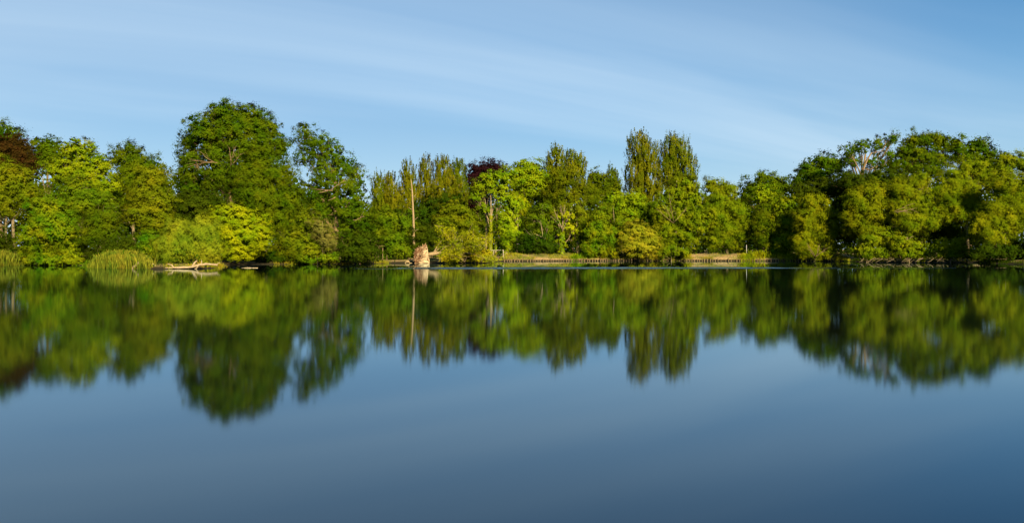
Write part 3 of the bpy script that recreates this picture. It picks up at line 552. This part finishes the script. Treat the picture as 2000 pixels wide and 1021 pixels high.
tree('mixed', 'bush', 'low leafy edge bush under the tall rounded left bush', 130, 97.6, [(60, 508, 30, 10), (100, 510, 34, 9), (145, 507, 30, 11)], cat='bush')
tree('holly', 'bush', 'low bush of dark leaves standing in for shade in the hollow behind the broad reed stand', 235, 93, [(215, 488, 26, 22), (250, 482, 26, 24), (185, 500, 18, 14)], cat='bush', cov=.8)  # fills a shaded gap, with the shade put into the leaf colour
tree('holly', 'bush', 'dark low bush at the shore beside the dense hawthorn', 535, 105.8, [(520, 500, 24, 14), (545, 505, 20, 10), (488, 505, 22, 10)], cat='bush')
tree('mixed', 'bush', 'small leafy shoots at the water under the scrubby bush', 620, 105.2, [(600, 507, 30, 9), (640, 505, 24, 10)], cat='bush')
tree('olive', 'bush', 'low tangled bush at the waterline right of the small pale stump', 862, 117, [(892, 501, 22, 12), (915, 498, 30, 15), (945, 500, 24, 12)], cat='bush', mat='fallen')
# the wood behind, seen only as a dark mass through the gaps
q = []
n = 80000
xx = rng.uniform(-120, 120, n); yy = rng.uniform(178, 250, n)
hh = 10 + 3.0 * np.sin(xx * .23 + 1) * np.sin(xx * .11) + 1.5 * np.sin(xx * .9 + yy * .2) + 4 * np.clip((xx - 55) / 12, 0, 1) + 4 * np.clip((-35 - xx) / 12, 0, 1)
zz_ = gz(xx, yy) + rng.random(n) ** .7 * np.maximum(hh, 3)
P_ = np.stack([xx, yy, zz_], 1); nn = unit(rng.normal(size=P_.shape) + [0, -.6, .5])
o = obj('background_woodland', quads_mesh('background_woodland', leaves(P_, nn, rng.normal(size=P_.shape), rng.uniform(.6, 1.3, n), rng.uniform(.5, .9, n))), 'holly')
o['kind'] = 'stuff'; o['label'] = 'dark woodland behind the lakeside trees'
# ------------------------------------------------------------------ undergrowth, grass, reeds
def blades(P, H, Wd, lean=.18):
    n = len(P); th = rng.uniform(0, pi, n); sd = np.stack([np.cos(th), np.sin(th), np.zeros(n)], 1) * (Wd / 2)[:, None]
    up = np.stack([rng.normal(0, lean, n), rng.normal(0, lean, n), np.ones(n)], 1) * H[:, None]
    mid = P + up * .55; tip = P + up + np.stack([rng.normal(0, .1, n), rng.normal(0, .1, n), -.05 * np.ones(n)], 1) * H[:, None]
    return np.stack([P - sd, P + sd, mid + sd * .8 + (tip - mid) * .35, tip], 1)
def scatter(n, u0, u1, d0, d1, y0=70, y1=175):
    """random ground points between photo columns u0..u1 and d0..d1 metres behind the waterline"""
    out = []
    while sum(map(len, out)) < n:
        y = rng.uniform(y0, y1, n * 4); u = rng.uniform(u0, u1, n * 4); x = (u - CX) / F * y
        d = sdist(x, y); k = (d > d0) & (d < d1); out.append(np.stack([x[k], y[k], gz(x[k], y[k])], 1))
    return np.concatenate(out)[:n]
def stuff(name, label, V, mat):
    o = obj(name, quads_mesh(name, V), mat); o['kind'] = 'stuff'; o['label'] = label; return o
P_ = scatter(26000, -60, 2060, .6, 45, 78, 190); n = len(P_)
kk = np.where((P_[:, 0] / P_[:, 1] * F + CX > 985) & (P_[:, 0] / P_[:, 1] * F + CX < 1460), sdist(P_[:, 0], P_[:, 1]) > 5.0, True)
P_ = P_[kk]; n = len(P_); P_[:, 2] += rng.random(n) ** 1.3 * 1.5
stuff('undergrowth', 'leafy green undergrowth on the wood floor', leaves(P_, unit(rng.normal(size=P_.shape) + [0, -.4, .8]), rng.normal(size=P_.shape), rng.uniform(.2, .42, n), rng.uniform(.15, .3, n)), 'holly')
P_ = scatter(14000, 975, 1660, .30, 4.5, 126, 145); n = len(P_)
u = P_[:, 0] / P_[:, 1] * F + CX; bare = ((u > 1350) & (u < 1440)) | ((u > 1020) & (u < 1070))
kp = ~bare | (rng.random(n) < .12); P_ = P_[kp]; n = len(P_)
stuff('bank_grass', 'short sunlit grass on the path bank', blades(P_, rng.uniform(.08, .26, n), rng.uniform(.04, .08, n)), 'grass')
P_ = scatter(2600, 975, 1660, .12, .7, 126, 145); n = len(P_); P_ = P_[(np.sin(P_[:, 0] * .9) + np.sin(P_[:, 0] * 2.3 + 1)) > .1]; n = len(P_)
stuff('edge_grass', 'longer grass hanging over the wooden stakes', blades(P_, rng.uniform(.15, .45, n), rng.uniform(.03, .07, n), .35), 'grass')
def clumps(u0, u1, nc, n, dmax, hmax, y0, y1):
    c = scatter(nc, u0, u1, .05, dmax, y0, y1); i = rng.integers(0, nc, n)
    P_ = c[i] + np.stack([rng.normal(0, .28, n), rng.normal(0, .28, n), np.zeros(n)], 1); P_[:, 2] = np.maximum(gz(P_[:, 0], P_[:, 1]), -.1)
    u = P_[:, 0] / P_[:, 1] * F + CX; dome = .68 + .32 * np.clip(np.sin(pi * np.clip((u - u0) / (u1 - u0), 0, 1)), 0, 1)
    return blades(P_, dome * rng.uniform(.4, 1, n) * hmax * (0.45 + .55 * rng.random(nc)[i]), rng.uniform(.015, .042, n), .07)
stuff('reed_bed', 'tall yellow green reeds at the far left water edge', clumps(-60, 46, 70, 6000, 2.2, 2.0, 90, 102), 'reed')
stuff('reed_bed', 'broad stand of yellow green reeds left of the driftwood', clumps(172, 290, 150, 15000, 4.2, 1.75, 78, 88), 'reed')
stuff('waterside_weeds', 'bright green weeds on the bank right of the bare earth', clumps(1448, 1560, 34, 2200, 2.0, 1.25, 130, 142), 'ivy')
stuff('waterside_weeds', 'fresh green weeds on the bank left of the bare earth', clumps(1285, 1352, 24, 1500, 1.8, 1.1, 130, 142), 'ivy')
stuff('waterside_weeds', 'tuft of green weeds where the path bank meets the tall bush', clumps(1118, 1140, 10, 500, 1.2, 1.2, 130, 142), 'ivy')
stuff('waterside_weeds', 'mixed yellow weeds at the left end of the path bank', clumps(925, 1010, 26, 1600, 2.5, .9, 108, 140), 'grass')
stuff('waterside_weeds', 'thin weeds along the shaded shore under the airy oak', clumps(530, 760, 40, 1800, 1.0, .7, 100, 118), 'grass')
stuff('waterside_weeds', 'low green weeds along the left shore edge', clumps(280, 436, 40, 2600, 1.6, .7, 78, 100), 'grass')

stuff('waterside_weeds', 'dark leafy weeds along the shore below the tall rounded left bush', clumps(40, 190, 40, 2400, 1.6, .8, 80, 102), 'mixed')
stuff('waterside_weeds', 'dark leafy weeds along the shore at the right edge', clumps(1640, 2010, 70, 3500, 1.6, .7, 95, 132), 'holly')
# ------------------------------------------------------------------ timber stakes along the path bank
rv = None; x0, y0 = LP[17]; stakes = []
meS = []
for v in range(4):
    T = Tubes(); hgt = (.34, .26, .40, .20)[v]; tx = (.02, -.03, .04, -.01)[v]
    T.tube([(0, 0, -.5), (tx * .5, 0, hgt * .7), (tx, 0, hgt)], [.085, .08, .07], 7); meS.append(T.mesh('stake'))
pts = [LP[i] for i in range(17, 22)]
root = thing('timber_revetment', 'row of short brown wooden stakes edging the path bank at the waterline', 'stake edging', (pts[0][0], pts[0][1], 0))
i = 0
for a, b in zip(pts[:-1], pts[1:]):
    L_ = np.hypot(*(b - a)); m_ = int(L_ / .40)
    for j in range(m_):
        if rng.random() < .12: continue
        p_ = a + (b - a) * (j + rng.uniform(-.2, .2)) / m_
        s_ = obj('stake', meS[rng.integers(4)], 'stake_wood', root, (p_[0] - pts[0][0], p_[1] - pts[0][1] + rng.uniform(-.05, .05), rng.uniform(-.1, .05)))
        s_.rotation_euler = (rng.normal(0, .05), rng.normal(0, .07), rng.uniform(0, 6)); i += 1

# ------------------------------------------------------------------ fallen tree with its root plate
Yf = 112.9; B = px2w(824, HY, Yf); B[2] = 0.0
root = thing('fallen_tree', 'fallen tree lying along the shore with upturned pale root plate', 'fallen tree', B)
out = [(-16, 516), (-17, 500), (-15.5, 487), (-12, 481), (-7, 480), (-2, 478), (3, 475.5), (8, 472.5), (10.5, 474), (12, 481), (13.5, 490), (15.5, 500), (17, 509), (17.5, 516)]
s = Yf / F; o2 = [(a * s * .9, CZ - (514 + (b - 514) * .9 - HY) * s) for a, b in out]
# irregular disc: rings from the rim to the middle, bulging towards the lake
vs, fs = [], []; nr = 9; dense = []
for i in range(len(o2)):
    a = np.array(o2[i]); b = np.array(o2[(i + 1) % len(o2)])
    for t_ in (0, .25, .5, .75): dense.append(a + (b - a) * t_)
dense = np.array(dense); cen = np.array([0.1, .95]); m_ = len(dense)
for side in (-1, 1):
    for r_ in range(nr):
        f = 1 - r_ / nr
        for j in range(m_):
            p2 = cen + (dense[j] - cen) * f * (1 + (rng.normal(0, .035) if r_ < 2 else 0))
            dep = side * (.12 + .28 * (1 - f ** 2)) + rng.normal(0, .05)
            vs.append((p2[0], dep, p2[1]))
    vs.append((cen[0], side * .42, cen[1]))
blk = nr * m_ + 1
for sd in (0, 1):
    o_ = sd * blk
    for r_ in range(nr - 1):
        for j in range(m_):
            q4 = (o_ + r_ * m_ + j, o_ + r_ * m_ + (j + 1) % m_, o_ + (r_ + 1) * m_ + (j + 1) % m_, o_ + (r_ + 1) * m_ + j)
            fs.append(q4 if sd else q4[::-1])
    for j in range(m_): fs.append((o_ + (nr - 1) * m_ + j, o_ + (nr - 1) * m_ + (j + 1) % m_, o_ + nr * m_))
for j in range(m_): fs.append((j, (j + 1) % m_, blk + (j + 1) % m_, blk + j))
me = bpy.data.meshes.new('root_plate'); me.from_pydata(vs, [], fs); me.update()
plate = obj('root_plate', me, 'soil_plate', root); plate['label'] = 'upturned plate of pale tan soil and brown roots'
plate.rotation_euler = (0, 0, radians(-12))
for j in range(26):
    a = rng.uniform(0, 1); k_ = int(a * m_); e_ = dense[k_]; st = cen + (e_ - cen) * rng.uniform(.55, .95); en = cen + (e_ - cen) * rng.uniform(1.0, 1.22)
    y_ = -rng.uniform(.1, .35); T = Tubes(); P3 = curve((st[0], y_, st[1]), (en[0], y_ - rng.uniform(-.2, .25), max(en[1], -.1)), rng.normal(0, .12, 3), 5)
    T.tube(P3, np.linspace(rng.uniform(.03, .07), .012, 5), 5); r_ = obj('root', T.mesh('root'), 'root', plate)
zt = CZ - (498 - HY) * s
Tt = Tubes(); tp = curve((.6, .1, zt), (px2w(905, 488, Yf)[0] - B[0], 1.2, zt + .5), (0, 0, .1), 8, .03); Tt.tube(tp, np.linspace(.27, .12, 8), 9); obj('trunk', Tt.mesh('trunk'), 'dead_wood', root)
ql = []; kf = dict(L=3.4, W=1.3)
for j in range(26):
    st = tp[rng.integers(1, 8)]; ex = rng.uniform(852, 964); ey = rng.uniform(428, 510) if j > 9 else rng.uniform(500, 514)
    ey = max(ey, 420 + abs(ex - 875) * .55); E = px2w(ex, ey, Yf + rng.uniform(-2.2, 1.5)) - B; E[2] = max(E[2], .05)
    T = Tubes(); P3 = curve(st, E, (0, 0, rng.uniform(-.2, .5)), 7, .06); T.tube(P3, np.linspace(rng.uniform(.05, .10), .015, 7), 5)
    for _ in range(5):
        w0 = P3[rng.integers(3, 7)]; T.tube(curve(w0, w0 + rng.normal(0, .55, 3) + [.2, 0, .15], (0, 0, .1), 4), np.linspace(.025, .008, 4), 3, False)
    obj('branch', T.mesh('branch'), 'dead_wood', root)
    if j > 3:
        m_ = 650; t_ = rng.uniform(.35, 1.08, m_); idx = np.clip(t_ * 6, 0, 5.99); a = idx.astype(int); f = (idx - a)[:, None]
        c0 = P3[a] * (1 - f) + P3[a + 1] * f + rng.normal(0, .29, (m_, 3)); c0 = c0[c0[:, 2] > .05]
        ql.append(leaves(c0, unit(rng.normal(size=c0.shape) + [0, -.3, .6]), unit(E) + rng.normal(0, .5, c0.shape), rng.uniform(.6, 1.2, len(c0)) * 3.2 * s, rng.uniform(.6, 1.2, len(c0)) * 1.4 * s))
cr = obj('crown', quads_mesh('crown', np.concatenate(ql)), 'fallen', root); cr['label'] = 'yellow green foliage of the fallen tree'

# ------------------------------------------------------------------ bare dead trunk
Yd = 121; B = px2w(808, HY, Yd); B[2] = gz1(B[0], B[1])
root = thing('dead_tree', 'tall bare broken trunk standing above the upturned root plate', 'dead tree', B)
P3 = np.array([px2w(a, b, Yd) - B for a, b in ((809, 497), (808.5, 470), (808, 445), (807.3, 420), (806, 395), (805, 372), (803.5, 356), (802.5, 349))]); P3[0, 2] = -.1
T = Tubes(); T.tube(P3, [.19, .17, .155, .14, .125, .10, .06, .015], 10); obj('trunk', T.mesh('trunk'), 'dead_wood', root)
for a, b, c, d in ((808, 430, 816, 424), (807, 410, 798, 405), (808, 452, 817, 447), (806, 385, 813, 379), (808, 462, 800, 457), (805, 372, 799, 368)):
    T = Tubes(); T.tube(curve(px2w(a, b, Yd) - B, px2w(c, d, Yd - .3) - B, (0, 0, -.1), 4), np.linspace(.06, .02, 4), 5); obj('branch_stub', T.mesh('branch_stub'), 'dead_wood', root)

# ------------------------------------------------------------------ driftwood
def wood(name, label, Y, segs, mat='drift', cat='driftwood'):
    a, b, _ = segs[0][0]; B = px2w(a, b, Y); B[2] = max(gz1(B[0], B[1]), -.05); root = thing(name, label, cat, B)
    for i, sg in enumerate(segs):
        PP = np.array([px2w(a, b, Y) - B for a, b, r in sg]); R_ = [r * Y / F for a, b, r in sg]
        tt = np.linspace(0, 1, len(PP) * 3 - 2); src = np.linspace(0, 1, len(PP))
        PP = np.stack([np.interp(tt, src, PP[:, k]) for k in range(3)], 1) + rng.normal(0, .02, (len(tt), 3)); R_ = np.interp(tt, src, R_) * rng.uniform(.85, 1.15, len(tt))
        T = Tubes(); T.tube(PP, R_, 8); obj('trunk' if i == 0 else 'branch', T.mesh('log'), mat, root)
wood('driftwood', 'bleached crooked driftwood trunk with raised stub in front of the pale willow', 79.3, [[(322, 523, 1.2), (350, 523, 2.2), (375, 521.5, 2.6), (392, 517, 2.4), (408, 515.5, 2.2), (425, 518, 1.0)], [(375, 521, 2.2), (379, 515, 2.0), (384, 509, 1.0)], [(388, 518, 1.8), (384, 523, 1.4), (381, 525, .8)], [(392, 516, 1.2), (394, 511, .9), (393, 507.5, .4)], [(410, 516, 1.3), (422, 516, .9), (430, 513, .4)], [(340, 522, 1.8), (334, 517, 1.2), (327, 515, .6)]])
wood('driftwood', 'short tan log sloping into the water beside the broad reed stand', 80.0, [[(257, 524.5, 1.2), (264, 519.5, 3.0), (270, 513, 2.8), (273, 511, 1.2)], [(258, 525, .8), (268, 525.3, .7), (276, 525, .3)]])
wood('driftwood', 'pale stub of wood under the bush between the two driftwood logs', 80.4, [[(287, 523.5, 1.6), (291, 518, 2.0), (294, 515, 1.0)], [(297, 514, 1.4), (302, 519, 1.6), (308, 522, 1.2)]])
wood('floating_log', 'thin pale log floating alone on the open water', 83.2, [[(470, 524.2, .5), (480, 523.8, 1.0), (492, 523.6, .9), (503, 523.2, .7)], [(483, 523.3, .6), (484, 520.5, .3)], [(492, 523.2, .5), (496, 524, .4)]])
wood('stump', 'small pale stump at the water left of the root plate', 113.8, [[(791, 514.5, 1.0), (794, 511, 2.4), (798, 510.5, 2.2), (801, 514, .8)], [(798, 513, .9), (806, 514, .5)]], 'dead_wood', 'stump')
def tangle(name, label, u0, u1, n, Y0, mat='bark'):
    B = px2w((u0 + u1) / 2, HY, Y0); B[2] = -.05; root = thing(name, label, 'branches', B)
    for j in range(n):
        a = rng.uniform(u0, u1); py = rng.uniform(503, 507); dx = rng.uniform(4, 16) * rng.choice([-1, 1]); Y = Y0 + rng.uniform(-.6, .6)
        A = px2w(a, py, Y) - B; C = px2w(a + dx, rng.uniform(510.5, 512.5), Y - .8) - B; C[2] = max(C[2], -.02)
        T = Tubes(); T.tube(curve(A, C, rng.normal(0, .12, 3), 5), np.linspace(.04, .015, 5), 5); obj('branch', T.mesh('branch'), mat, root)
tangle('branch_tangle', 'tangled brown branches dipping in the water under the left low bush', 1672, 1735, 8, 118.5)
tangle('branch_tangle', 'tangled brown branches dipping in the water under the middle low bush', 1736, 1815, 10, 117.6)
tangle('branch_tangle', 'tangled brown branches dipping in the water under the right low bush', 1816, 1905, 13, 116.2)

# ------------------------------------------------------------------ fences and post
def fence(name, label, Y, u0, u1, top, rails, posts, mat, h):
    B = px2w(u0, HY, Y); B[2] = gz1(B[0], B[1]); root = thing(name, label, 'fence', B); s = Y / F
    def box(n_, c, d):
        v = [(c[0] + a * d[0], c[1] + b * d[1], c[2] + e_ * d[2]) for a in (-.5, .5) for b in (-.5, .5) for e_ in (-.5, .5)]
        me = bpy.data.meshes.new(n_); me.from_pydata(v, [], [(0, 1, 3, 2), (4, 6, 7, 5), (0, 4, 5, 1), (2, 3, 7, 6), (0, 2, 6, 4), (1, 5, 7, 3)]); me.update(); return obj(n_, me, mat, root)
    for py in rails:
        c = px2w((u0 + u1) / 2, py, Y) - B; box('rail', c + [0, -.06, 0], ((u1 - u0) * s, .05, h))
    for u in posts:
        t_ = px2w(u, top, Y) - B; hh = t_[2] + .3; box('post', (t_[0], 0, t_[2] - hh / 2), (.12, .10, hh))
fence('rail_fence', 'weathered wooden rail fence in the gap right of the drooping oak boughs', 117.2, 733, 757, 479, (480.3,), (735, 747.5, 756), 'stake_wood', .10)
fence('board_fence', 'dark weathered board panel behind the weathered rail fence', 118.5, 734, 746, 478, (481, 484.2, 487.4), (734.5, 745.5), 'stake_wood', .2)
fence('rail_fence', 'pale low wooden rail at the left end of the path bank', 134, 953, 984, 487.5, (488.6,), (964, 983), 'grey_timber', .08)
Yp = 138.5; B = px2w(1458, HY, Yp); B[2] = gz1(B[0], B[1]); T = Tubes(); zt = px2w(1458, 478, Yp)[2] - B[2]
T.tube([(0, 0, -.1), (0, 0, zt * .5), (0, 0, zt - .04), (0, 0, zt)], [.045, .045, .045, .03], 10)
tag(obj('marker_post', T.mesh('marker_post'), 'white_paint', None, tuple(B)), 'slim pale post on the bank right of the bare earth', 'post')
print('LEAVES', NLEAF[0])
